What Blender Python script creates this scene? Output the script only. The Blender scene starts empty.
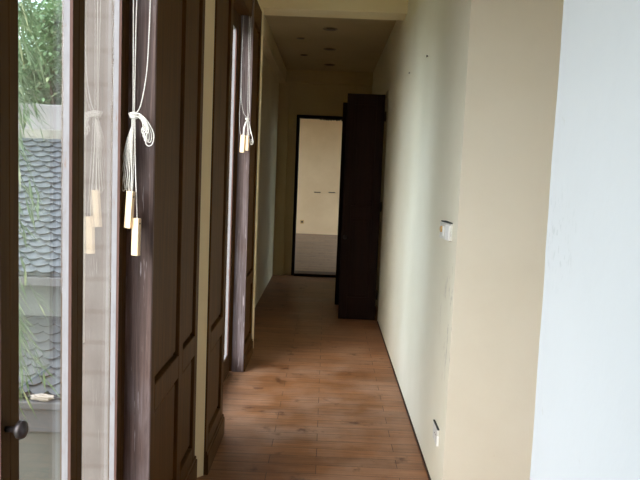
import bpy, bmesh, math, random
from mathutils import Vector, Matrix
random.seed(7)
SC = bpy.context.scene
COL = SC.collection
PI = math.pi

# ------------------------------------------------------------------ helpers
class MB:
    """collects shapes; build() links them as ONE mesh object"""
    def __init__(s): s.v = []; s.f = []; s.smooth = []
    def add(s, vs, fs, smooth=False):
        o = len(s.v); s.v += [tuple(v) for v in vs]
        for f in fs: s.f.append(tuple(i + o for i in f)); s.smooth.append(smooth)
        return s
    def box(s, x0, x1, y0, y1, z0, z1):
        vs = [(x, y, z) for z in (z0, z1) for y in (y0, y1) for x in (x0, x1)]
        return s.add(vs, [(0,2,3,1), (4,5,7,6), (0,1,5,4), (2,6,7,3), (0,4,6,2), (1,3,7,5)])
    def prism(s, poly, z0, z1):          # polygon in XY, counter-clockwise
        n = len(poly)
        vs = [(x, y, z0) for x, y in poly] + [(x, y, z1) for x, y in poly]
        fs = [tuple(range(n-1, -1, -1)), tuple(range(n, 2*n))]
        fs += [(i, (i+1) % n, (i+1) % n + n, i + n) for i in range(n)]
        return s.add(vs, fs)
    def tube(s, pts, r, seg=8, closed=False):
        pts = [Vector(p) for p in pts]; n = len(pts)
        rs = r if isinstance(r, (list, tuple)) else [r]*n
        rings = []; up = None
        for i, p in enumerate(pts):
            a = pts[(i-1) % n] if (closed or i > 0) else p
            b = pts[(i+1) % n] if (closed or i < n-1) else p
            t = (b - a).normalized()
            if up is None:
                up = Vector((0,1,0)) if abs(t.y) < .9 else Vector((1,0,0))
            u = (up - t*up.dot(t)).normalized(); w = t.cross(u); up = u
            rings.append([p + rs[i]*(math.cos(2*PI*k/seg)*u + math.sin(2*PI*k/seg)*w) for k in range(seg)])
        vs = [v for rg in rings for v in rg]; fs = []
        m = n if closed else n-1
        for i in range(m):
            for k in range(seg):
                a = i*seg + k; b = i*seg + (k+1) % seg
                j = ((i+1) % n)*seg
                fs.append((a, b, j + (k+1) % seg, j + k))
        if not closed:
            fs.append(tuple(range(seg-1, -1, -1))); fs.append(tuple((n-1)*seg + k for k in range(seg)))
        return s.add(vs, fs, True)
    def lathe(s, prof, axis='Z', org=(0,0,0), seg=24):   # prof = [(radius, height)]
        vs = []; fs = []
        for r, h in prof:
            for k in range(seg):
                c, d = r*math.cos(2*PI*k/seg), r*math.sin(2*PI*k/seg)
                p = {'Z': (c, d, h), 'X': (h, c, d), 'Y': (d, h, c)}[axis]
                vs.append((p[0]+org[0], p[1]+org[1], p[2]+org[2]))
        for i in range(len(prof)-1):
            for k in range(seg):
                a = i*seg+k; b = i*seg+(k+1) % seg
                fs.append((a, b, b+seg, a+seg))
        fs.append(tuple(range(seg-1, -1, -1))); fs.append(tuple((len(prof)-1)*seg+k for k in range(seg)))
        return s.add(vs, fs, True)
    def build(s, name, mat, parent=None, bevel=0, loc=None):
        me = bpy.data.meshes.new(name)
        me.from_pydata(s.v, [], s.f); me.update()
        bm = bmesh.new(); bm.from_mesh(me); bmesh.ops.recalc_face_normals(bm, faces=bm.faces)
        bm.to_mesh(me); bm.free()
        me.polygons.foreach_set('use_smooth', s.smooth)
        me.materials.append(mat)
        o = bpy.data.objects.new(name, me); COL.objects.link(o)
        if parent: o.parent = parent
        if loc: o.location = loc
        if bevel:
            b = o.modifiers.new('bevel', 'BEVEL'); b.width = bevel; b.segments = 2; b.limit_method = 'ANGLE'
            b.harden_normals = False
        return o

def empty(name, loc=(0,0,0), rz=0):
    o = bpy.data.objects.new(name, None); COL.objects.link(o)
    o.location = loc; o.rotation_euler = (0, 0, rz); o.empty_display_size = .1
    return o
def tag(o, label, cat, group=None, kind=None):
    o['label'] = label; o['category'] = cat
    if group: o['group'] = group
    if kind: o['kind'] = kind
    return o
def struct(o, label=None, cat=None):
    o['kind'] = 'structure'
    if label: o['label'] = label
    if cat: o['category'] = cat
    return o
def children(o): return [c for c in bpy.data.objects if c.parent == o]
def copy_tree(o, parent=None):
    kids = children(o)
    c = o.copy(); COL.objects.link(c)
    if parent: c.parent = parent
    for k in kids: copy_tree(k, c)
    return c

# ------------------------------------------------------------------ materials
def mat(name):
    m = bpy.data.materials.new(name); m.use_nodes = True
    nt = m.node_tree; return m, nt, nt.nodes['Principled BSDF']
def N(nt, t, **kw):
    n = nt.nodes.new(t)
    for k, v in kw.items():
        if k in n.inputs: n.inputs[k].default_value = v
        else: setattr(n, k, v)
    return n
def L(nt, a, b): nt.links.new(a, b)
def coords(nt, scale=(1,1,1)):
    tc = N(nt, 'ShaderNodeTexCoord'); mp = N(nt, 'ShaderNodeMapping'); mp.inputs['Scale'].default_value = scale
    L(nt, tc.outputs['Object'], mp.inputs['Vector']); return mp.outputs['Vector']
def ramp(nt, fac, stops):
    r = N(nt, 'ShaderNodeValToRGB'); e = r.color_ramp.elements
    while len(e) > 1: e.remove(e[-1])
    for i, (p, c) in enumerate(stops):
        el = e[0] if i == 0 else e.new(p)
        el.position = p; el.color = (*c, 1)
    L(nt, fac, r.inputs['Fac']); return r.outputs['Color']
def mixc(nt, fac, a, b, mode='MIX'):
    m = N(nt, 'ShaderNodeMix'); m.data_type = 'RGBA'; m.blend_type = mode
    for s, v in ((0, fac), (6, a), (7, b)):
        if isinstance(v, (int, float)): m.inputs[s].default_value = v
        elif isinstance(v, tuple): m.inputs[s].default_value = (*v, 1)
        else: L(nt, v, m.inputs[s])
    return m.outputs[2]
def bump(nt, b, h, strength=.2, dist=.01):
    n = N(nt, 'ShaderNodeBump', Strength=strength, Distance=dist)
    L(nt, h, n.inputs['Height']); L(nt, n.outputs['Normal'], b.inputs['Normal'])

def paint(name, c1, c2, rough=.6, scale=1.6, stain=None):
    m, nt, b = mat(name)
    v = coords(nt)
    n1 = N(nt, 'ShaderNodeTexNoise', Scale=scale, Detail=6., Roughness=.6); L(nt, v, n1.inputs['Vector'])
    c = ramp(nt, n1.outputs['Fac'], [(.35, c2), (.6, c1)])
    n3 = N(nt, 'ShaderNodeTexNoise', Scale=14., Detail=5., Roughness=.7); L(nt, v, n3.inputs['Vector'])
    sp = ramp(nt, n3.outputs['Fac'], [(.68, (1,1,1)), (.8, (.86,.82,.74))])
    c = mixc(nt, 1., c, sp, 'MULTIPLY')
    if stain:                       # scuffs: centre, radius, scale, colour
        ctr, rad, sc_, col = stain
        vm = N(nt, 'ShaderNodeVectorMath', operation='DISTANCE'); tc = N(nt, 'ShaderNodeTexCoord')
        L(nt, tc.outputs['Object'], vm.inputs[0]); vm.inputs[1].default_value = ctr
        near = ramp(nt, vm.outputs['Value'], [(rad*.4, (1,1,1)), (rad, (0,0,0))])
        mp = N(nt, 'ShaderNodeMapping'); mp.inputs['Scale'].default_value = (1, 2.2, 1); mp.inputs['Rotation'].default_value = (.5,0,0)
        L(nt, tc.outputs['Object'], mp.inputs['Vector'])
        n4 = N(nt, 'ShaderNodeTexNoise', Scale=sc_, Detail=5., Roughness=.6); L(nt, mp.outputs['Vector'], n4.inputs['Vector'])
        sm = ramp(nt, n4.outputs['Fac'], [(.57, (0,0,0)), (.63, (1,1,1))])
        f = mixc(nt, 1., near, sm, 'MULTIPLY')
        c = mixc(nt, f, c, col)
    L(nt, c, b.inputs['Base Color']); b.inputs['Roughness'].default_value = rough
    n2 = N(nt, 'ShaderNodeTexNoise', Scale=5., Detail=7., Roughness=.55); L(nt, v, n2.inputs['Vector'])
    bump(nt, b, n2.outputs['Fac'], .25, .012)
    return m

def wood(name, c1, c2, axis='Z', rough=.45, fine=60., bumps=.15, coat=0.):
    m, nt, b = mat(name)
    s = {'Z': (fine, fine, 2.), 'X': (2., fine, fine), 'Y': (fine, 2., fine)}[axis]
    v = coords(nt, s)
    n = N(nt, 'ShaderNodeTexNoise', Scale=1., Detail=6., Roughness=.65, Distortion=.6); L(nt, v, n.inputs['Vector'])
    c = ramp(nt, n.outputs['Fac'], [(.3, c2), (.7, c1)])
    L(nt, c, b.inputs['Base Color']); b.inputs['Roughness'].default_value = rough
    b.inputs['Coat Weight'].default_value = coat; b.inputs['Specular IOR Level'].default_value = .12
    bump(nt, b, n.outputs['Fac'], bumps, .002)
    return m

def plain(name, c, rough=.5, metal=0., noise=0.):
    m, nt, b = mat(name)
    if noise:
        v = coords(nt); n = N(nt, 'ShaderNodeTexNoise', Scale=noise, Detail=5.); L(nt, v, n.inputs['Vector'])
        cc = ramp(nt, n.outputs['Fac'], [(.3, tuple(k*.72 for k in c)), (.65, c)])
        L(nt, cc, b.inputs['Base Color'])
    else: b.inputs['Base Color'].default_value = (*c, 1)
    b.inputs['Roughness'].default_value = rough; b.inputs['Metallic'].default_value = metal
    return m

M = {}
M['cream'] = paint('cream_paint', (.70,.59,.37), (.64,.53,.32), .8)
M['corridor'] = paint('corridor_paint', (.84,.795,.65), (.79,.74,.585), .5, 1.6,
                      stain=((.535, 2.82, .80), .34, 11., (.56,.51,.43)))
M['return'] = paint('opening_paint', (.81,.755,.63), (.77,.71,.58), .6)
M['white'] = paint('near_wall_paint', (.535,.53,.52), (.51,.505,.495), .55, 1.1,
                   stain=((.54, 1.60, 1.27), .14, 30., (.44,.44,.425)))
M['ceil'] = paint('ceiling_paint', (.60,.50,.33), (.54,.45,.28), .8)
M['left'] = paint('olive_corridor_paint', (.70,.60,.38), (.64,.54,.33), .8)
M['beam'] = paint('beam_paint', (.88,.77,.52), (.84,.72,.48), .8)
M['farwall'] = paint('far_room_paint', (.80,.61,.38), (.74,.55,.33), .7)
M['dark'] = wood('dark_stained_wood', (.112,.052,.014), (.058,.026,.007), 'Z', .55, 45.)
M['darker'] = wood('very_dark_wood', (.024,.009,.005), (.012,.0045,.003), 'Z', .6, 40.)
M['sash'] = wood('brown_sash_wood', (.080,.038,.010), (.042,.020,.005), 'Z', .6, 50.)
M['rebate'] = wood('reddish_rebate_wood', (.15,.085,.07), (.07,.036,.028), 'Z', .6, 40.)
M['sill'] = wood('sill_wood', (.05,.022,.016), (.02,.009,.007), 'X', .5, 30.)
M['pine'] = wood('pale_turned_wood', (.86,.68,.46), (.76,.56,.35), 'Z', .45, 160., .05)
M['cord'] = plain('white_cord', (.82,.79,.74), .8, 0, 220.)
M['plastic'] = plain('ivory_plastic', (.80,.78,.72), .35, 0, 60.)
M['plasticw'] = plain('white_plastic', (.88,.88,.87), .3)
M['stain'] = plain('rusty_stained_plastic', (.66,.42,.16), .5, 0, 160.)
M['hole'] = plain('dark_slot', (.03,.03,.03), .7)
M['knob'] = plain('dark_knob_metal', (.05,.04,.04), .38, .6, 60.)
M['iron'] = plain('dull_iron', (.10,.09,.08), .5, .7)
M['lens'] = plain('dark_lamp_reflector', (.06,.045,.03), .4)
M['ring'] = plain('lamp_ring_paint', (.30,.24,.15), .5)

def m_post():
    m, nt, b = mat('weathered_post_wood')
    v = coords(nt, (70, 70, 2.2))
    n = N(nt, 'ShaderNodeTexNoise', Scale=1., Detail=8., Roughness=.7, Distortion=.8); L(nt, v, n.inputs['Vector'])
    c = ramp(nt, n.outputs['Fac'], [(.28, (.070,.045,.042)), (.5, (.165,.128,.128)), (.72, (.31,.265,.275))])
    v2 = coords(nt, (3, 3, 1.4))
    n2 = N(nt, 'ShaderNodeTexNoise', Scale=1.3, Detail=4.); L(nt, v2, n2.inputs['Vector'])
    t = ramp(nt, n2.outputs['Fac'], [(.4, (.72,.55,.48)), (.62, (1.,1.,1.05))])
    c = mixc(nt, 1., c, t, 'MULTIPLY')
    v3 = coords(nt, (120, 120, 7)); n3 = N(nt, 'ShaderNodeTexNoise', Scale=1., Detail=3.); L(nt, v3, n3.inputs['Vector'])
    w = ramp(nt, n3.outputs['Fac'], [(.66, (0,0,0)), (.74, (1,1,1))])
    c = mixc(nt, w, c, (.48,.42,.44))
    L(nt, c, b.inputs['Base Color']); b.inputs['Roughness'].default_value = .55
    bump(nt, b, n.outputs['Fac'], .3, .002); return m
M['post'] = m_post()

def m_putty():
    m, nt, b = mat('peeling_white_paint')
    v = coords(nt, (60, 60, 14)); n = N(nt, 'ShaderNodeTexNoise', Scale=1., Detail=6., Roughness=.7); L(nt, v, n.inputs['Vector'])
    c = ramp(nt, n.outputs['Fac'], [(.30, (.22,.13,.10)), (.40, (.24,.228,.238)), (.7, (.285,.275,.288))])
    L(nt, c, b.inputs['Base Color']); b.inputs['Roughness'].default_value = .7
    bump(nt, b, n.outputs['Fac'], .4, .003); return m
M['putty'] = m_putty()

def m_glass():
    m = bpy.data.materials.new('window_glass'); m.use_nodes = True; nt = m.node_tree; nt.nodes.clear()
    out = N(nt, 'ShaderNodeOutputMaterial'); mx = N(nt, 'ShaderNodeMixShader')
    tr = N(nt, 'ShaderNodeBsdfTransparent'); tr.inputs['Color'].default_value = (.97,.985,.975,1)
    gl = N(nt, 'ShaderNodeBsdfGlossy'); gl.inputs['Roughness'].default_value = .006
    fr = N(nt, 'ShaderNodeFresnel'); ge = N(nt, 'ShaderNodeNewGeometry')
    ior = N(nt, 'ShaderNodeMix'); ior.inputs[2].default_value = 1.52; ior.inputs[3].default_value = 1/1.52
    L(nt, ge.outputs['Backfacing'], ior.inputs[0]); L(nt, ior.outputs[0], fr.inputs['IOR'])
    L(nt, fr.outputs[0], mx.inputs[0]); L(nt, tr.outputs[0], mx.inputs[1]); L(nt, gl.outputs[0], mx.inputs[2])
    L(nt, mx.outputs[0], out.inputs['Surface']); return m
M['glass'] = m_glass()

def m_floor(name, tones, dust, rough):
    m, nt, b = mat(name)
    v = coords(nt)
    br = N(nt, 'ShaderNodeTexBrick', offset=.37, offset_frequency=2, Scale=1.)
    br.inputs['Color1'].default_value = (0,0,0,1); br.inputs['Color2'].default_value = (1,1,1,1)
    br.inputs['Mortar'].default_value = (.5,.5,.5,1)
    br.inputs['Mortar Size'].default_value = .0016; br.inputs['Brick Width'].default_value = .62; br.inputs['Row Height'].default_value = .1
    L(nt, v, br.inputs['Vector'])
    v2 = coords(nt, (3, 55, 10)); n = N(nt, 'ShaderNodeTexNoise', Scale=1., Detail=6., Roughness=.65, Distortion=.5); L(nt, v2, n.inputs['Vector'])
    c = ramp(nt, n.outputs['Fac'], [(.3, tones[0]), (.7, tones[1])])
    tint = ramp(nt, br.outputs['Color'], [(0., (.80,.76,.74)), (1., (1.12,1.06,1.0))])
    c = mixc(nt, 1., c, tint, 'MULTIPLY')
    n2 = N(nt, 'ShaderNodeTexNoise', Scale=2.6, Detail=7., Roughness=.62); L(nt, v, n2.inputs['Vector'])
    d = ramp(nt, n2.outputs['Fac'], [(.42, (0,0,0)), (.72, (.50,.50,.50))])
    c = mixc(nt, d, c, dust)
    n5 = N(nt, 'ShaderNodeTexNoise', Scale=6.5, Detail=5., Roughness=.6); L(nt, v, n5.inputs['Vector'])
    st = ramp(nt, n5.outputs['Fac'], [(.30, (.45,.40,.38)), (.40, (1,1,1))])
    c = mixc(nt, 1., c, st, 'MULTIPLY')
    c = mixc(nt, br.outputs['Fac'], c, (.075,.038,.020))
    L(nt, c, b.inputs['Base Color'])
    rr = ramp(nt, n2.outputs['Fac'], [(.35, (rough,)*3), (.7, (rough+.22,)*3)])
    L(nt, rr, b.inputs['Roughness']); b.inputs['Specular IOR Level'].default_value = .3
    inv = N(nt, 'ShaderNodeMath', operation='MULTIPLY_ADD'); inv.inputs[1].default_value = -1.; inv.inputs[2].default_value = 1.
    L(nt, br.outputs['Fac'], inv.inputs[0])
    ad = N(nt, 'ShaderNodeMath', operation='MULTIPLY_ADD'); ad.inputs[1].default_value = .25
    L(nt, n.outputs['Fac'], ad.inputs[0]); L(nt, inv.outputs[0], ad.inputs[2])
    bump(nt, b, ad.outputs[0], .25, .002); return m
M['floor'] = m_floor('worn_wood_planks', ((.165,.070,.027), (.325,.148,.064)), (.45,.30,.21), .40)
M['floor_far'] = m_floor('greyish_wood_planks', ((.15,.10,.065), (.25,.175,.115)), (.33,.255,.19), .5)

# ------------------------------------------------------------------ the room shell
CEIL = 3.10
def S(name, mb, m, label=None, bevel=0): return struct(mb.build(name, m, bevel=bevel), label)

S('floor', MB().box(-.75, 2.6, -3.0, 9.30, -.12, 0), M['floor'])
S('floor.001', MB().box(-2.6, 2.4, 9.42, 15.9, -.12, 0), M['floor_far'])
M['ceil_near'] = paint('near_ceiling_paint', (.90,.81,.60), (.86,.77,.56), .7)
S('ceiling', MB().box(-.80, 2.65, -3.1, 5.22, CEIL, CEIL+.12), M['ceil_near'])
# beam and lowered corridor ceiling behind it
S('trim_1', MB().box(-.80, .69, 5.22, 5.46, 2.59, CEIL+.12), M['beam'], bevel=.004)
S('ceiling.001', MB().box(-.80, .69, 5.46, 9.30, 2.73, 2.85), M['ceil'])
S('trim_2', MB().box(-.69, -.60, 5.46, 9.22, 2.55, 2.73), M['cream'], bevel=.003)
S('trim_3', MB().box(-.69, .535, 9.22, 9.30, 2.57, 2.73), M['cream'], bevel=.003)

# right hand side: near wall, opening, corridor wall
S('wall_right', MB().box(.535, .685, 2.80, 6.56, 0, CEIL).box(.535, .685, 6.56, 7.30, 2.20, CEIL)
  .box(.535, .685, 7.30, 9.30, 0, CEIL), M['corridor'])
def near_wall():
    mb = MB()
    # hand-plastered corner: slightly wavy edge
    zs = [0 + CEIL*i/40 for i in range(41)]
    vs = []; fs = []
    for i, z in enumerate(zs):
        w = 1.69 + .0035*math.sin(z*5.1) + .003*math.sin(z*13.7+1) + (.006 if 1.15 < z < 1.32 else 0)*math.sin((z-1.15)/.17*PI)
        x = .54
        vs += [(x, -3.0, z), (x, w-.008, z), (x+.008, w, z), (.69, w, z), (.69, -3.0, z)]
    for i in range(40):
        a = i*5; b = a+5
        for k in range(5): fs.append((a+k, a+(k+1) % 5, b+(k+1) % 5, b+k))
    fs.append((4,3,2,1,0)); fs.append(tuple(200+k for k in range(5)))
    return mb.add(vs, fs)
S('wall_right_near', near_wall(), M['white'])
S('wall_opening', MB().box(.5353, 2.5, 2.798, 2.95, 0, CEIL).box(.69, 2.5, 1.52, 1.66, 0, CEIL), M['return'])
S('wall_right_outer', MB().box(2.5, 2.65, -3.1, 9.30, 0, CEIL), M['beam'])
S('wall_side_room', MB().box(.685, 2.5, 5.9, 6.0, 0, CEIL).box(.685, 2.5, 7.9, 8.0, 0, CEIL).box(.685, 2.5, 6.0, 7.9, 2.75, 2.85), M['farwall'])
S('wall_back', MB().box(-.80, 2.5, -3.15, -3.0, 0, CEIL), M['beam'])

# left hand side
S('wall_left', MB().box(-.80, -.56, -3.0, .19, 0, CEIL).box(-.80, -.56, .19, 5.20, 2.56, CEIL), M['beam'])
S('wall_left_strip', MB().prism([(-.75,2.997), (-.549,2.997), (-.513,3.034), (-.75,3.034)], 0, 2.56), M['beam'])
S('wall_left_pier', MB().box(-.80, -.530, 5.205, 5.33, 0, 2.59), M['beam'], bevel=.006)
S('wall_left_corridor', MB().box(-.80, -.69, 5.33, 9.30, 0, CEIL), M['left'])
# end wall with doorway
S('wall_end', MB().box(-.80, -.43, 9.30, 9.42, 0, CEIL).box(.48, .685, 9.30, 9.42, 0, CEIL).box(-.43, .48, 9.30, 9.42, 2.14, CEIL), M['cream'])
S('wall_end_pilaster', MB().box(-.69, -.555, 9.24, 9.30, 0, 2.57), M['cream'], bevel=.004)
# far room
S('wall_far', MB().box(-2.6, 2.4, 15.7, 15.85, 0, 2.9), M['farwall'])
S('wall_far_left', MB().box(-2.6, -2.45, 9.42, 13.9, 0, 2.9).box(-2.6, -2.45, 15.55, 15.7, 0, 2.9).box(-2.6, -2.45, 13.9, 15.55, 0, .2).box(-2.6, -2.45, 13.9, 15.55, 2.75, 2.9), M['farwall'])
S('wall_far_front', MB().box(-2.45, -.80, 9.32, 9.42, 0, 2.9).box(.685, 2.3, 9.32, 9.42, 0, 2.9), M['farwall'])
S('wall_far_right', MB().box(2.2, 2.35, 9.42, 10.0, 0, 2.9).box(2.2, 2.35, 15.4, 15.7, 0, 2.9)
  .box(2.2, 2.35, 10.0, 15.4, 0, .15).box(2.2, 2.35, 10.0, 15.4, 2.75, 2.9), M['farwall'])
S('ceiling.002', MB().box(-2.6, 2.4, 9.42, 15.85, 2.9, 3.0), M['ceil'])
# outer wing of the house seen through the glass
def m_outer():
    m, nt, b = mat('weathered_outside_render')
    v = coords(nt)
    n = N(nt, 'ShaderNodeTexNoise', Scale=7., Detail=6.); L(nt, v, n.inputs['Vector'])
    c = ramp(nt, n.outputs['Fac'], [(.3, (.135,.113,.10)), (.65, (.165,.143,.128))])
    w = N(nt, 'ShaderNodeTexWave', bands_direction='Z', Scale=2.6, Distortion=1.2); w.inputs['Detail'].default_value = 3.
    L(nt, v, w.inputs['Vector'])
    ln = ramp(nt, w.outputs['Fac'], [(.02, (.86,.84,.82)), (.09, (1,1,1))])
    c = mixc(nt, 1., c, ln, 'MULTIPLY')
    L(nt, c, b.inputs['Base Color']); b.inputs['Roughness'].default_value = .85; return m
S('wall_outside', MB().box(-.945, -.76, 2.55, 2.80, -5.0, 3.3).box(-.76, -.667, 2.55, 3.50, -.12, 3.1), m_outer())
S('wall_outside_lower', MB().box(-.80, -.76, -3.1, 9.3, -5.0, -.12), M['cream'])

# thin dark strip along the foot of the right wall
S('base_strip_right', MB().box(.528, .535, 2.80, 6.50, 0, .010), M['sill'])

# ------------------------------------------------------------------ windows (glazed casement leaves down to the floor)
XG = -.656          # glass plane
XI, XO = -.630, -.6585
def make_knob(parent, y, z):
    mb = MB().lathe([(.006, 0), (.006, .018), (.011, .021), (.018, .026), (.0195, .033), (.016, .040), (.007, .044)], 'X', (XI-.001, y, z), 20)
    k = mb.build('knob', M['knob'], parent); k['label'] = 'round dark metal knob'
    return k
def leaf(parent, y0, y1, z1, knob=None, sw=.0385):
    """one glazed leaf between y0 and y1"""
    mb = MB()
    z0 = .035
    mb.box(XO, XI, y0, y0+sw, z0, z1).box(XO, XI, y1-sw, y1, z0, z1)
    mb.box(XO, XI, y0+sw, y1-sw, z0, z0+.10).box(XO, XI, y0+sw, y1-sw, z1-.05, z1)
    fr = mb.build('casement_leaf', M['sash'], parent, bevel=.0015)
    a, b, c, d = y0+sw, y1-sw, z0+.10, z1-.05
    MB().box(XG-.002, XG+.002, a+.0005, b-.0005, c+.0005, d-.0005).build('pane', M['glass'], fr)
    p = MB(); t = .0022
    p.box(XG+.0025, -.638, b-t, b-.0003, c, d).box(XG+.0025, -.638, a+.0003, a+t, c, d)
    p.box(XG+.0025, -.638, a+t, b-t, c, c+t).box(XG+.0025, -.638, a+t, b-t, d-t, d)
    o = p.build('painted_rebate', M['putty'], fr); o['label'] = 'white paint peeling along the glass edge'
    p = MB(); x0, x1 = -.6379, XI-.0006
    p.box(x0, x1, b-t, b-.0003, c, d).box(x0, x1, a+.0003, a+t, c, d)
    o = p.build('bare_rebate', M['rebate'], fr); o['label'] = 'bare reddish brown wood edge'
    if knob: make_knob(fr, *knob)
    return fr
def window(name, y_first, stiles, y_last, ztop, knobs=()):
    w = empty(name, (0, 0, 0)); struct(w)
    f = MB()
    f.box(-.662, XI, y_first, y_first+.035, 0, ztop+.05).box(-.662, XI, y_last-.035, y_last, 0, ztop+.05)
    f.box(-.662, XI, y_first+.035, y_last-.035, ztop, ztop+.05).box(-.662, XI, y_first+.035, y_last-.035, 0, .035)
    f.build('window_frame', M['sash'], w, bevel=.002)
    ys = [y_first+.0355] + list(stiles) + [y_last-.0355]
    for i in range(len(ys)-1):
        kb = None
        for (ky, kz) in knobs:
            if ys[i] < ky < ys[i+1]: kb = (ky, kz)
        leaf(w, ys[i]+.0006, ys[i+1]-.0006, ztop-.001, kb)
    return w
window('window_1', .20, [.60, .985, 1.3655, 1.7435], 2.172, 2.36, knobs=[(1.346, .858)])  # leaves nearer the camera are out of view, added to let in light
window('window_2', 3.545, [3.93, 4.30], 4.672, 2.36)
# unseen window in the far room's right wall, added to light that room
w3 = empty('window_3_added'); struct(w3)
f = MB()
for i in range(6): f.box(2.23, 2.30, 10.0+i*1.068, 10.06+i*1.068, .15, 2.75)
f.box(2.23, 2.30, 10.0, 15.4, .15, .21); f.box(2.23, 2.30, 10.0, 15.4, 2.69, 2.75)
wf = f.build('window_frame', M['sash'], w3)
for i in range(5): MB().box(2.262, 2.266, 10.06+i*1.068, 11.068+i*1.068, .21, 2.69).build('pane', M['glass'], w3)

w4 = empty('window_4_added'); struct(w4)  # second unseen window, left wall, also added to brighten the far room
f = MB()
for y in (13.9, 14.70, 15.49): f.box(-2.55, -2.48, y, y+.06, .2, 2.75)
f.box(-2.55, -2.48, 13.9, 15.55, .2, .26); f.box(-2.55, -2.48, 13.9, 15.55, 2.69, 2.75)
f.build('window_frame', M['sash'], w4)
for y in (13.96, 14.76): MB().box(-2.516, -2.512, y, y+.735, .26, 2.69).build('pane', M['glass'], w4)

# ------------------------------------------------------------------ dark wood panelling between the windows
def panelling(x, y0, y1, stiles, rails, top=2.56, depth=.11, end_post=None, plinth=True):
    """frame-and-panel unit whose face is at x, from y0 to y1; stiles / rails = [(a, b)]"""
    w = empty('wall_panelling', ((x-depth/2), (y0+y1)/2, 0))
    off = (-(x-depth/2), -(y0+y1)/2, 0)
    T = .030
    mb = MB()
    for a, b in stiles: mb.box(x-T, x, a, b, 0, top)
    gaps = [(stiles[i][1], stiles[i+1][0]) for i in range(len(stiles)-1)]
    for a, b in rails:
        for g0, g1 in gaps: mb.box(x-T, x, g0, g1, a, b)
    mb.build('frame', M['dark'], w, bevel=.004, loc=off)
    for g0, g1 in gaps:
        for i in range(len(rails)-1):
            c, d = rails[i][1], rails[i+1][0]
            p = MB()                       # fielded panel: bevelled border, raised middle
            e, r0, r1 = .022, x-.022, x-.010
            vs = [(x-.034, g0, c), (x-.034, g1, c), (x-.034, g1, d), (x-.034, g0, d),
                  (r0, g0, c), (r0, g1, c), (r0, g1, d), (r0, g0, d),
                  (r0, g0+.006, c+.006), (r0, g1-.006, c+.006), (r0, g1-.006, d-.006), (r0, g0+.006, d-.006),
                  (r1, g0+e, c+e), (r1, g1-e, c+e), (r1, g1-e, d-e), (r1, g0+e, d-e)]
            fs = [(3,2,1,0)]
            for q in (0, 4, 8):
                for k in range(4): fs.append((q+k, q+(k+1) % 4, q+4+(k+1) % 4, q+4+k))
            fs.append((12,13,14,15))
            p.add(vs, fs).build('panel', M['dark'], w, loc=off)
    MB().box(x-depth, x-T-.005, y0+.001, y1-.001, 0, top).build('carcass', M['dark'], w, loc=off)
    if plinth:
        MB().box(x-.002, x+.012, y0+.001, y1, 0, .095).box(x-.002, x+.007, y0+.001, y1, .095, .11).build('plinth', M['dark'], w, bevel=.003, loc=off)
    if end_post:
        a, b, ya, yb = end_post
        o = MB().box(a, b, ya, yb, 0, top).build('end_post', M['post'], w, bevel=.003, loc=off)
        o['label'] = 'weathered greyish end board'
    return w
R1 = [(.0, .17), (.585, .675), (2.40, 2.56)]
p = panelling(-.547, 2.186, 2.995, [(2.186, 2.235), (2.608, 2.682), (2.935, 2.995)], R1,
              end_post=(-.634, -.546, 2.173, 2.187))
tag(p, 'nearest dark wood wall panelling with two columns of panels and a weathered post', 'panelling', 'dark wood panelling along the windows')
p = panelling(-.505, 3.036, 3.54, [(3.036, 3.10), (3.46, 3.54)], [(.0, .17), (.56, .65), (2.40, 2.56)])
tag(p, 'narrow dark wood wall panelling just past the cream plaster strip', 'panelling', 'dark wood panelling along the windows')
p = panelling(-.533, 4.686, 5.20, [(4.686, 4.75), (5.13, 5.20)], [(.0, .17), (.56, .65), (2.40, 2.56)],
              end_post=(-.612, -.532, 4.673, 4.687))
tag(p, 'farthest dark wood wall panelling with greyish post beside the second window', 'panelling', 'dark wood panelling along the windows')

# pelmet boards above the two windows
def pelmet(y0, y1, label):
    w = empty('window_pelmet', (-.60, (y0+y1)/2, 2.40)); off = (.60, -(y0+y1)/2, -2.40)
    MB().box(-.70, -.565, y0, y1, 2.412, 2.56).build('box', M['dark'], w, bevel=.003, loc=off)
    MB().box(-.565, -.545, y0, y1, 2.40, 2.56).build('front_board', M['dark'], w, bevel=.003, loc=off)
    tag(w, label, 'pelmet', 'dark wood pelmets over the windows')
pelmet(.20, 2.170, 'dark wood pelmet over the near window')
pelmet(3.545, 4.670, 'dark wood pelmet over the farther window')

# ------------------------------------------------------------------ far doorway, door leaves, sill
d1 = empty('door_1', (0, 9.3, 0)); struct(d1, 'dark wood door frame around the far doorway')
MB().box(-.445, -.405, -.02, .13, 0, 2.155).box(.455, .495, -.02, .13, 0, 2.155).box(-.405, .455, -.02, .13, 2.115, 2.155).build('door_frame', M['darker'], d1, bevel=.003)
hm = MB()
for k in range(9):
    hm.lathe([(.006, -.005), (.014, .002), (.014, .012), (.006, .02)], 'Y', (-.12+.035*k+random.uniform(-.008,.008), .012, 2.112-random.uniform(0,.008)), 10)
hm.build('torn_seal', M['darker'], d1)
tag(MB().box(-.405, .455, 9.22, 9.50, 0.0005, .035).build('door_sill', M['sill'], bevel=.006), 'dark raised wooden sill in the far doorway', 'door sill')

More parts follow.
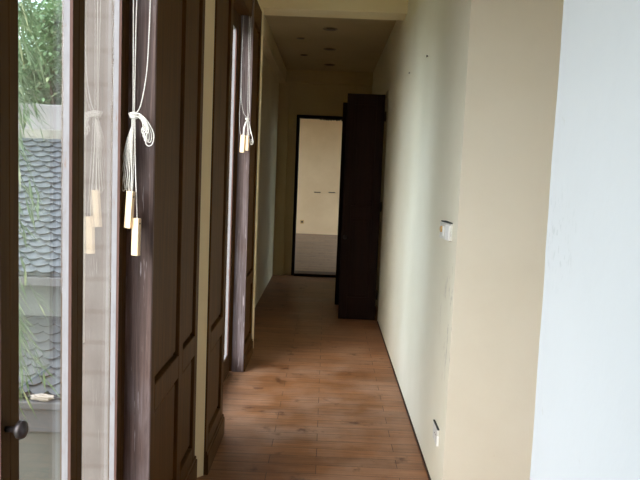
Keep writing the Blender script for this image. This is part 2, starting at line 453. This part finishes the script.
def door_leaf(name, y, x0, x1, top, knob, label):
    d = empty(name, (x1, y, 0)); struct(d, label)
    w = x1-x0; T = .036; z0 = .006
    st = .075
    m = MB()
    m.box(-w, -w+st, 0, T, z0, top).box(-st, 0, 0, T, z0, top)
    rails = [(z0, .22), (.98, 1.10), (top-.10, top)]
    for a, b in rails: m.box(-w+st, -st, 0, T, a, b)
    m.build('leaf_frame', M['darker'], d, bevel=.004)
    for i in range(2):
        MB().box(-w+st, -st, .010, T-.010, rails[i][1], rails[i+1][0]).box(-w+st+.03, -st-.03, .005, T-.005, rails[i][1]+.03, rails[i+1][0]-.03).build('panel', M['darker'], d, bevel=.003)
    if knob:
        MB().lathe([(.02, .001), (.02, -.004), (.008, -.006), (.008, -.022), (.017, -.028), (.019, -.038), (.012, -.046)], 'Y', (-w+.030, 0, knob), 18).build('door_handle', M['knob'], d)
    for z in (.25, 1.1, 1.95):
        MB().lathe([(.007, -.045), (.007, .045)], 'Z', (.009, T/2, z), 10).build('hinge', M['iron'], d)
    return d
door_leaf('door_2', 6.56, .155, .508, 2.150, .80, 'nearer dark wood door leaf standing open across the corridor')
door_leaf('door_3', 7.262, .128, .508, 2.135, None, 'farther dark door leaf just behind the nearer open leaf')

# ------------------------------------------------------------------ blind cords with wooden tassels
def smooth_path(pts, n=10):
    pts = [Vector(p) for p in pts]; P = [pts[0]*2-pts[1]] + pts + [pts[-1]*2-pts[-2]]; out = []
    for i in range(1, len(P)-2):
        a, b, c, d = P[i-1:i+3]
        for k in range(n):
            t = k/n
            out.append(.5*((2*b) + (c-a)*t + (2*a-5*b+4*c-d)*t*t + (3*b-a-3*c+d)*t**3))
    out.append(pts[-1]); return out
def tassel(parent, x, y, z_top, ln, r, tilt=0.):
    w, d = r*1.05, r*.62                       # flat little wooden block with rounded edges
    o = MB().box(-w, w, -d, d, -ln, 0).build('tassel', M['pine'], parent, bevel=.0025)
    o.location = (x, y, z_top); o.rotation_euler = (0, tilt, math.radians(-24))
    o['label'] = 'pale wooden cord tassel'
    MB().lathe([(.0026, -.0008), (.0026, .0008)], 'X', (w, 0, -.016), 10).build('cord_hole', M['hole'], o)
    return o

# near cord: hangs from the pelmet in front of the weathered post
c1 = empty('blind_cord', (-.598, 2.121, 1.552))
r = .0017
mb = MB()
top = 2.40-1.552
def j(s): return random.uniform(-s, s)
mb.tube(smooth_path([(-.010, .002, top), (-.009, .003, .6), (-.006, .002, .3), (-.002, 0, 0)]), r)
mb.tube(smooth_path([(.012, .005, top), (.006, .004, .45), (.002, .004, .28), (.001, .002, 0)]), r)
mb.tube(smooth_path([(.046, .006, top), (.044, .006, .40), (.040, .005, .20), (.034, .004, .11), (.020, .002, .03), (.004, -.002, 0)]), r)
for k in range(5):                         # knot: wraps around the bundle
    a = [(.011*math.cos(t)*(1+.1*k), .009*math.sin(t), -.002+.0035*(k-2)+.002*math.sin(2*t+k)) for t in [2*PI*i/16 for i in range(16)]]
    mb.tube(a, r*1.15, 8, True)
for k in range(4):                         # the looped-over bundle on the right
    s = 1-.13*k; q = .003*(k-1.5)
    mb.tube(smooth_path([(0, q, 0), (.020*s, q-.006, .003), (.040*s+.004, q-.004, -.018), (.058*s+.004, q, -.052), (.062*s, q, -.078),
                         (.052*s, q+.001, -.092*s), (.040*s, q, -.086*s), (.039*s+.002, q-.003, -.062*s), (.046*s+.002, q-.004, -.044), (.030*s+.006, q-.004, -.016), (.004, q, -.002)]), r)
ends = []
for k in range(6):                         # long loops hanging to the lower left
    x = -.011-.0074*k; zb = -.245+.006*k+j(.006); q = -.003+.0018*k
    x2 = x+.010
    mb.tube(smooth_path([(-.004+.002*k, q, -.004), (x*.45, q-.003, -.08), (x*.85, q-.002, -.18), (x, q, zb+.012), (x+.004, q+.001, zb), (x2, q+.001, zb+.014),
                         (x2*.8+.002, q+.004, -.16), (x2*.4, q+.004, -.07), (.002, q+.003, -.004)]), r)
mb.tube(smooth_path([(.001, -.002, 0), (-.002, -.006, -.10), (-.001, -.009, -.20), (-.001, -.010, -.238)]), r)
mb.tube(smooth_path([(.004, -.002, 0), (.007, -.004, -.12), (.013, -.006, -.24), (.017, -.007, -.321)]), r)
mb.build('cord', M['cord'], c1)
tassel(c1, -.002, -.013, -.232, .114, .0115, .07)
tassel(c1, .016, -.009, -.314, .116, .0120, .02)
tag(c1, 'white blind cord knotted in a bundle with wooden tassels before the near post', 'blind cord', 'white blind cords with wooden tassels')

# farther cord: thinner bundle by the second window
c2 = empty('blind_cord', (-.548, 4.62, 1.735))
top = 2.40-1.735
r = .0012
mb = MB()
mb.tube(smooth_path([(-.046, .004, top), (-.049, 0, .40), (-.046, 0, .16), (-.030, 0, .05), (-.006, 0, .01)]), r)
mb.tube(smooth_path([(-.008, .004, top), (-.004, 0, .35), (0, 0, .1), (0, 0, 0)]), r)
mb.tube(smooth_path([(.004, .004, top), (.004, 0, .40), (.010, 0, .15), (.012, 0, .06), (.003, 0, .005)]), r)
mb.tube(smooth_path([(-.048, 0, .2), (-.052, -.003, .03), (-.048, -.003, -.07), (-.036, -.003, -.115), (-.024, -.003, -.085), (-.006, -.003, -.03), (0, -.002, 0)]), r)
r = .0019
for k in range(3):
    a = [(.012*math.cos(t), .010*math.sin(t), .004*(k-1)) for t in [2*PI*i/14 for i in range(14)]]
    mb.tube(a, r*1.1, 8, True)
for k in range(4):
    q = .003*(k-1.5); s = 1-.06*k
    mb.tube(smooth_path([(0, q, 0), (.012, q-.004, -.02), (.028*s, q-.004, -.085), (.044*s, q-.004, -.145*s), (.036*s, q-.003, -.168*s), (.022*s, q-.002, -.158*s), (.014*s, q-.001, -.11), (.008, q, -.06), (0, q, 0)]), r)
for k in range(3):
    q = -.004+.002*k
    mb.tube(smooth_path([(-.002, q, 0), (-.016-.004*k, q, -.06), (-.018-.003*k, q, -.125)]), r)
mb.tube(smooth_path([(.002, -.004, 0), (.004, -.006, -.06), (.002, -.008, -.120)]), r)
mb.build('cord', M['cord'], c2)
tassel(c2, -.022, -.016, -.108, .115, .0150, .04)
tassel(c2, .004, -.014, -.112, .098, .0125, .0)
tag(c2, 'white blind cord with two short wooden tassels hanging by the second window', 'blind cord', 'white blind cords with wooden tassels')

# ------------------------------------------------------------------ things on the walls and the ceiling
sw = empty('light_switch', (.541, 2.985, 1.17), math.radians(5))   # loose two-gang plate, tipped off the wall
MB().box(-.020, -.003, -.075, .085, -.037, .037).build('back_box', M['plastic'], sw, bevel=.004)
o = MB().box(-.027, -.020, -.010, .083, -.035, .035).build('stained_module', M['plastic'], sw, bevel=.002)
MB().lathe([(.014, 0), (.014, -.006), (.010, -.008)], 'X', (-.027, .045, .006), 16).build('rusty_knob', M['stain'], sw)
MB().box(-.032, -.027, .006, .020, -.022, .020).build('rocker', M['plasticw'], sw, bevel=.002)
MB().box(-.029, -.020, -.073, -.014, -.036, .030).build('blank_cover', M['plasticw'], sw, bevel=.003)
MB().box(-.022, .004, -.076, .086, .037, .041).build('dark_top_strip', M['hole'], sw)  # near-black strip along the top edge of the switch
tag(sw, 'loose ivory light switch with a rusty spot, low on the corner of the corridor wall', 'switch')

so = empty('wall_socket', (.535, 2.99, .262))
MB().box(-.010, 0, -.06, .06, -.038, .038).build('plate', M['plastic'], so, bevel=.003)
MB().box(-.0105, -.002, -.062, .062, .038, .042).build('dark_top_strip', M['hole'], so)  # near-black strip along the top edge of the plate
for y in (-.012, .012): MB().lathe([(.0035, -.0105), (.0035, -.0095)], 'X', (0, y, 0), 10).build('socket_hole', M['hole'], so)
MB().box(-.012, -.002, -.064, -.054, -.034, .010).build('loose_edge', M['plasticw'], so, bevel=.002)
tag(so, 'small white wall socket just above the floor near the corridor corner', 'socket')

for (y, z, lb) in ((3.971, 2.077, 'tiny dark nail high on the corridor wall, the nearer of two'),
                   (4.841, 2.107, 'tiny dark nail high on the corridor wall, the farther of two')):
    n = MB().lathe([(.003, .006), (.003, -.005), (.0075, -.006), (.0075, -.008)], 'X', (0,0,0), 10).build('nail', M['iron'])
    n.location = (.535, y, z); tag(n, lb, 'nail', 'nails in the corridor wall')

def downlight(r):
    d = empty('ceiling_light', (0,0,0))
    MB().lathe([(r, 0), (r, -.004), (r*.93, -.007), (r*.80, -.006), (r*.80, -.001)], 'Z', (0,0,0), 32).build('trim_ring', M['ring'], d)
    MB().lathe([(r*.78, -.0055), (r*.5, -.003), (r*.3, -.0075), (r*.1, -.009)], 'Z', (0,0,0), 32).build('lamp_reflector', M['lens'], d)
    return d
big, small = downlight(.070), downlight(.044)
words = ['nearest', 'middle', 'farthest']
for i, y in enumerate((6.56, 7.60, 8.68)):
    d = big if i == 0 else copy_tree(big)
    d.location = (-.035, y, 2.73)
    tag(d, 'unlit round downlight, %s of the three larger ones in the corridor ceiling' % words[i], 'ceiling light', 'unlit downlights in the corridor ceiling')
for i, y in enumerate((7.05, 8.04)):
    d = small if i == 0 else copy_tree(small)
    d.location = (-.33, y, 2.73)
    tag(d, 'small unlit spotlight, %s of two left in the corridor ceiling' % ('nearer' if i == 0 else 'farther'), 'ceiling light', 'unlit downlights in the corridor ceiling')

for x, z, w_, h_, lb in ((-.225, .955, .15, .018, 'thin dark rail on the far room wall, left of a pair'),
                         (.105, .965, .15, .018, 'thin dark rail on the far room wall, right of a pair')):
    k = empty('wall_rail', (x, 15.7, z))
    MB().box(-w_/2, w_/2, -.02, -.008, -h_/2, h_/2).build('bar', M['iron'], k, bevel=.003)
    for s in (-1, 1): MB().box(s*w_*.35-.008, s*w_*.35+.008, -.010, 0, -.01, .01).build('bracket', M['iron'], k)
    tag(k, lb, 'rail', 'rails on the far room wall')
k = empty('wall_socket', (-.545, 15.7, .27))
MB().box(-.04, .04, -.012, 0, -.04, .04).build('plate', M['stain'], k, bevel=.004)
MB().box(-.02, .02, -.014, -.011, -.018, .018).build('socket_face', M['hole'], k, bevel=.002)
tag(k, 'small brownish socket low on the far room wall', 'socket')

# ------------------------------------------------------------------ outside: neighbour's roofs, trees, fronds
M['tile'] = plain('grey_blue_roof_tile', (.019,.026,.030), .5, 0, 9.)
M['tile2'] = plain('grey_roof_tile', (.014,.0175,.019), .5, 0, 7.)
M['parapet'] = plain('white_parapet_render', (.135,.13,.13), .8, 0, 1.6)
M['capband'] = plain('cream_cap_mortar', (.13,.126,.105), .8, 0, 9.)
M['houseband'] = plain('grey_green_house_wall', (.045,.052,.049), .8, 0, .8)
M['housewall'] = plain('grey_beige_house_wall', (.05,.049,.041), .85, 0, 1.1)
M['fascia'] = plain('grey_fascia_board', (.032,.032,.034), .6, 0, 3.)
M['debris'] = plain('pale_debris', (.22,.19,.16), .8, 0, 14.)
def roof(name, parent, x0, x1, y_low, z_low, y_high, z_high, tw, exposure, m):
    """slope of scalloped tiles, laid in staggered courses (all one part)"""
    mb = MB()
    up = Vector((0, y_high-y_low, z_high-z_low)); ln = up.length; up /= ln
    nor = Vector((0, -up.z, up.y))
    n = int(ln/exposure)+1; cols = int((x1-x0)/tw)
    # under-boarding
    a = Vector((x0, y_low, z_low))-nor*.03; w = x1-x0
    vs = [a, a+Vector((w,0,0)), a+Vector((w,0,0))+up*ln, a+up*ln]
    vs += [v-nor*.05 for v in vs]
    mb.add(vs, [(0,1,2,3), (7,6,5,4), (0,4,5,1), (1,5,6,2), (2,6,7,3), (3,7,4,0)])
    prof = [(0.01, .55), (.12, .30), (.30, .08), (.5, 0.), (.70, .08), (.88, .30), (.99, .55)]
    for i in range(n):
        s0 = i*exposure
        for c in range(cols+1):
            xc = x0 + (c - (.5 if i % 2 else 0))*tw
            if xc < x0-tw*.6 or xc+tw > x1+tw*.6: continue
            lift = .034 + random.uniform(-.003, .006); tl = random.uniform(-.004, .004)
            base = Vector((xc, y_low, z_low)) + up*s0
            low = []
            for u, t in prof:
                arch = .014*math.sin(PI*u)
                low.append(base + Vector((u*tw, 0, 0)) + up*(t*exposure*.9) + nor*(lift*(1-t*.3)+arch+tl*(u-.5)))
            hi = [base + Vector((u*tw, 0, 0)) + up*min(exposure*1.45, ln-s0+.02) + nor*(-.004+.010*math.sin(PI*u)) for u, t in prof]
            k = len(low)
            und = [p - nor*.016 for p in low]
            mb.add(low+hi+und, [(i2, i2+1, k+i2+1, k+i2) for i2 in range(k-1)] + [(2*k+i2, 2*k+i2+1, i2+1, i2) for i2 in range(k-1)])
    return mb.build(name, m, parent)
h = empty('neighbour_house', (-5.0, 11.0, -5.0), math.radians(1.5))
IH = (5.0, -11.0, 5.0)
def hp(mb, name, m, bevel=0): return mb.build(name, m, h, bevel=bevel, loc=IH)
X0, X1 = -9.5, -3.2
o = roof('upper_roof', h, X0, X1, 11.0, -.42, 13.45, 1.86, .285, .138, M['tile']); o.location = IH
hp(MB().box(X0, X1, 13.40, 13.55, 1.72, 2.02), 'cap_course', M['capband'], .02)
hp(MB().box(X0, X1, 13.50, 13.80, 1.6, 2.50), 'parapet', M['parapet'], .02)
hp(MB().box(X0, X1, 11.20, 13.5, -1.6, -.50), 'upper_wall', M['houseband'])
hp(MB().box(X0, X1, 10.93, 11.20, -.60, -.46), 'eave_board', M['fascia'], .01)
o = roof('lower_roof', h, X0, X1, 10.0, -2.10, 11.18, -1.16, .27, .16, M['tile2']); o.location = IH
hp(MB().box(X0, X1, 9.92, 10.04, -2.30, -2.16), 'gutter', M['fascia'], .03)
hp(MB().box(X0, X1, 10.00, 10.12, -2.66, -2.28), 'fascia', M['fascia'], .01)
hp(MB().box(X0, X1, 10.08, 11.3, -5.0, -2.55), 'lower_wall', M['housewall'])
tag(h, "neighbouring house with grey scalloped tile roofs below a white parapet", 'house')
def lump(sx, sy, sz, m, name):
    mb = MB(); n1, n2 = 10, 14; vs = []; fs = []
    for i in range(n1+1):
        for k in range(n2):
            a = PI*i/n1; b = 2*PI*k/n2; q = 1+random.uniform(-.22,.22)
            vs.append((sx*q*math.sin(a)*math.cos(b), sy*q*math.sin(a)*math.sin(b), sz*(q if 0 < i < n1 else 1)*math.cos(a)))
    for i in range(n1):
        for k in range(n2):
            fs.append((i*n2+k, i*n2+(k+1) % n2, (i+1)*n2+(k+1) % n2, (i+1)*n2+k))
    return mb.add(vs, fs).build(name, m)
deb = lump(.17, .05, .05, M['debris'], 'debris_clump'); deb.location = (-4.10, 9.93, -2.085)
tag(deb, 'pale clump of debris lying in the gutter of the lower roof', 'debris')

def m_leaf(name, c1, c2, t=.35):
    m, nt, b = mat(name)
    oi = N(nt, 'ShaderNodeNewGeometry')
    c = ramp(nt, oi.outputs['Random Per Island'], [(0., c2), (.6, c1), (.93, c1), (1., (.40,.42,.25))])
    L(nt, c, b.inputs['Base Color']); b.inputs['Roughness'].default_value = .5
    tr = N(nt, 'ShaderNodeBsdfTranslucent'); L(nt, c, tr.inputs['Color'])
    mx = N(nt, 'ShaderNodeMixShader'); mx.inputs[0].default_value = t
    out = nt.nodes['Material Output']
    L(nt, b.outputs[0], mx.inputs[1]); L(nt, tr.outputs[0], mx.inputs[2]); L(nt, mx.outputs[0], out.inputs['Surface'])
    return m
M['leaf'] = m_leaf('tree_leaf', (.105,.185,.075), (.060,.12,.042))
M['frond'] = m_leaf('pale_frond_leaf', (.11,.17,.085), (.07,.12,.05), .4)
M['bark'] = wood('bark', (.16,.12,.09), (.07,.05,.04), 'Z', .9, 20., .5)
def leaf_quad(mb, p, d, w, ln, droop=.2):
    d = d.normalized(); s = d.cross(Vector((0,0,1)))
    if s.length < .01: s = Vector((1,0,0))
    s = s.normalized(); nn = s.cross(d)
    a = p; b = p + d*ln*.45 + s*w/2 - nn*ln*.02; c = p + d*ln*.45 - s*w/2 - nn*ln*.02; e = p + d*ln - Vector((0,0,droop*ln))
    mb.add([a, b, e, c], [(0,1,2,3)])
def tree(name, x, y, z0, z_c, rx, rz, n, label, seed, ls=.16):
    random.seed(seed)
    t = empty(name, (x, y, z0))
    mb = MB()
    H = z_c-z0
    mb.tube(smooth_path([(0,0,0), (.1,.05,H*.4), (-.05,.1,H*.8), (.0,.0,H+rz*.5)], 6), [.22*(1-i/26) for i in range(19)], 10)
    tips = []
    for k in range(16):
        a = random.uniform(0, 2*PI); e = random.uniform(-.5, 1.); zz = H*random.uniform(.55, 1.)
        tip = Vector((rx*.75*math.cos(a)*math.cos(e), rx*.75*math.sin(a)*math.cos(e), H+rz*.7*math.sin(e)))
        mb.tube(smooth_path([(0,0,zz), tip*.5+Vector((0,0,zz*.5+.2)), tip], 5), [.07*(1-i/13) for i in range(11)], 7); tips.append(tip)
    mb.build('trunk', M['bark'], t)
    lf = MB()
    cl = [Vector((rx*random.uniform(.35,1.)*math.cos(a)*math.cos(e), rx*random.uniform(.35,1.)*math.sin(a)*math.cos(e), H+rz*math.sin(e)*random.uniform(.5,1.)))
          for a, e in [(random.uniform(0,2*PI), math.asin(random.uniform(-.9,1))) for _ in range(90)]]
    for _ in range(n):
        c = random.choice(cl)
        p = c + Vector((random.gauss(0,.32), random.gauss(0,.32), random.gauss(0,.25)))
        leaf_quad(lf, p, Vector((random.uniform(-1,1), random.uniform(-1,1), random.uniform(-.6,.4))), ls*.55, ls*random.uniform(.7,1.3))
    lf.build('crown', M['leaf'], t)
    return tag(t, label, 'tree', 'trees behind the neighbouring house')
G = -5.0
tree('leafy_tree', -6.4, 17.0, G, 2.6, 2.1, 2.6, 30000, 'bushy green tree straight above the white parapet', 3, .15)
tree('leafy_tree', -14.4, 21.0, G, 4.4, 2.8, 3.2, 8000, 'tall green tree at the far left behind the parapet', 5, .26)
tree('leafy_tree', -8.3, 24.5, G, 4.6, 3.4, 4.4, 24000, 'tall green tree on the right behind the bushy one', 8, .24)
S('floor.002', MB().box(-40, -.80, -30, 45, G-.2, G), plain('garden_ground', (.16,.17,.11), .9, 0, .7))

# drooping bamboo fronds close to the window
random.seed(21)
bt = empty('bamboo_plant', (-2.12, 4.25, G))
st = MB(); lf = MB()
for k, (dx, dy, top) in enumerate([(0,0,2.95), (-.12,.1,2.8), (-.25,-.1,3.1)]):
    H = top-G
    pts = smooth_path([(dx*.6, dy, 0), (dx, dy, H*.55), (dx+.03, dy, H*.88), (dx+.10, dy-.05, H*.97), (dx+.20, dy-.12, H*.955)], 10)
    st.tube(pts, [.018*(1-.8*i/len(pts)) for i in range(len(pts))], 8)
    for b in range(80):
        z = H - .05 - b*.035
        a = random.uniform(0, 2*PI)
        o_ = Vector((dx+.02, dy, z)); d = Vector((math.cos(a), math.sin(a), 0))
        tip = o_ + d*random.uniform(.10,.22) + Vector((0,0,random.uniform(-.03,.08)))
        end = tip + d*.12 + Vector((0,0,-random.uniform(.15,.30)))
        st.tube(smooth_path([o_, tip, end], 5), .002, 5)
        for q in range(9):
            t_ = q/8; p = tip.lerp(end, t_) if q > 2 else o_.lerp(tip, .5+q*.2)
            leaf_quad(lf, p, Vector((d.x*.5+random.uniform(-.5,.5), d.y*.5+random.uniform(-.5,.5), -random.uniform(.5,1.3))), .017, random.uniform(.12,.24), .1)
st.build('stem', M['frond'], bt); lf.build('foliage', M['frond'], bt)
tag(bt, 'pale green bamboo with drooping leaves just outside the near window', 'plant')

# ------------------------------------------------------------------ sky light
w = bpy.data.worlds.new('overcast_sky'); SC.world = w; w.use_nodes = True; nt = w.node_tree
bg = nt.nodes['Background']
sky = N(nt, 'ShaderNodeTexSky', sky_type='NISHITA', sun_disc=False, sun_elevation=math.radians(38), sun_rotation=math.radians(215),
        air_density=1.2, dust_density=3.0, ozone_density=1.0)
# overcast: clouds brighten towards the zenith and towards the veiled sun, behind and to the left of the house
tc = N(nt, 'ShaderNodeTexCoord'); dp = N(nt, 'ShaderNodeVectorMath', operation='DOT_PRODUCT')
L(nt, tc.outputs['Generated'], dp.inputs[0]); dp.inputs[1].default_value = Vector((-.72, -.60, .46)).normalized()
mr = N(nt, 'ShaderNodeMapRange', interpolation_type='SMOOTHSTEP'); L(nt, dp.outputs['Value'], mr.inputs['Value'])
mr.inputs['From Min'].default_value = .35; mr.inputs['From Max'].default_value = .98
sx = N(nt, 'ShaderNodeSeparateXYZ'); L(nt, tc.outputs['Generated'], sx.inputs[0])
base = mixc(nt, sx.outputs['Z'], (.16,.18,.18), (1.62,1.74,1.88))
cloud = mixc(nt, mr.outputs[0], base, (1.78,2.00,2.34))
c = mixc(nt, .9, sky.outputs['Color'], cloud)
L(nt, c, bg.inputs['Color']); bg.inputs['Strength'].default_value = 4.0

# ------------------------------------------------------------------ camera
cd = bpy.data.cameras.new('camera'); cam = bpy.data.objects.new('camera', cd); COL.objects.link(cam)
cd.sensor_width = 36; cd.lens = 36*690/640; cd.clip_start = .02; cd.clip_end = 200
MR = [[0.9991181894553512, 0.04129744512951221, -0.007573937234732596],
      [0.011539159019342164, -0.09664045678699063, 0.9952524654182616],
      [0.040369435326581854, -0.9944622381658224, -0.09703177599959821]]
m4 = Matrix.Identity(4)
for i in range(3):
    m4[i][0] = MR[i][0]; m4[i][1] = -MR[i][1]; m4[i][2] = -MR[i][2]
m4[0][3], m4[1][3], m4[2][3] = 0, 0, 1.4
cam.matrix_world = m4
SC.camera = cam

# ------------------------------------------------------------------ view
vs_ = SC.view_settings
SC.display_settings.display_device = 'sRGB'
vs_.view_transform = 'Standard'; vs_.look = 'None'; vs_.gamma = 1; vs_.use_curve_mapping = False
vs_.exposure = 0.05
cy = SC.cycles
cy.use_denoising = True
cy.max_bounces = 14; cy.diffuse_bounces = 8; cy.glossy_bounces = 6; cy.transparent_max_bounces = 16
cy.sample_clamp_indirect = 8.0
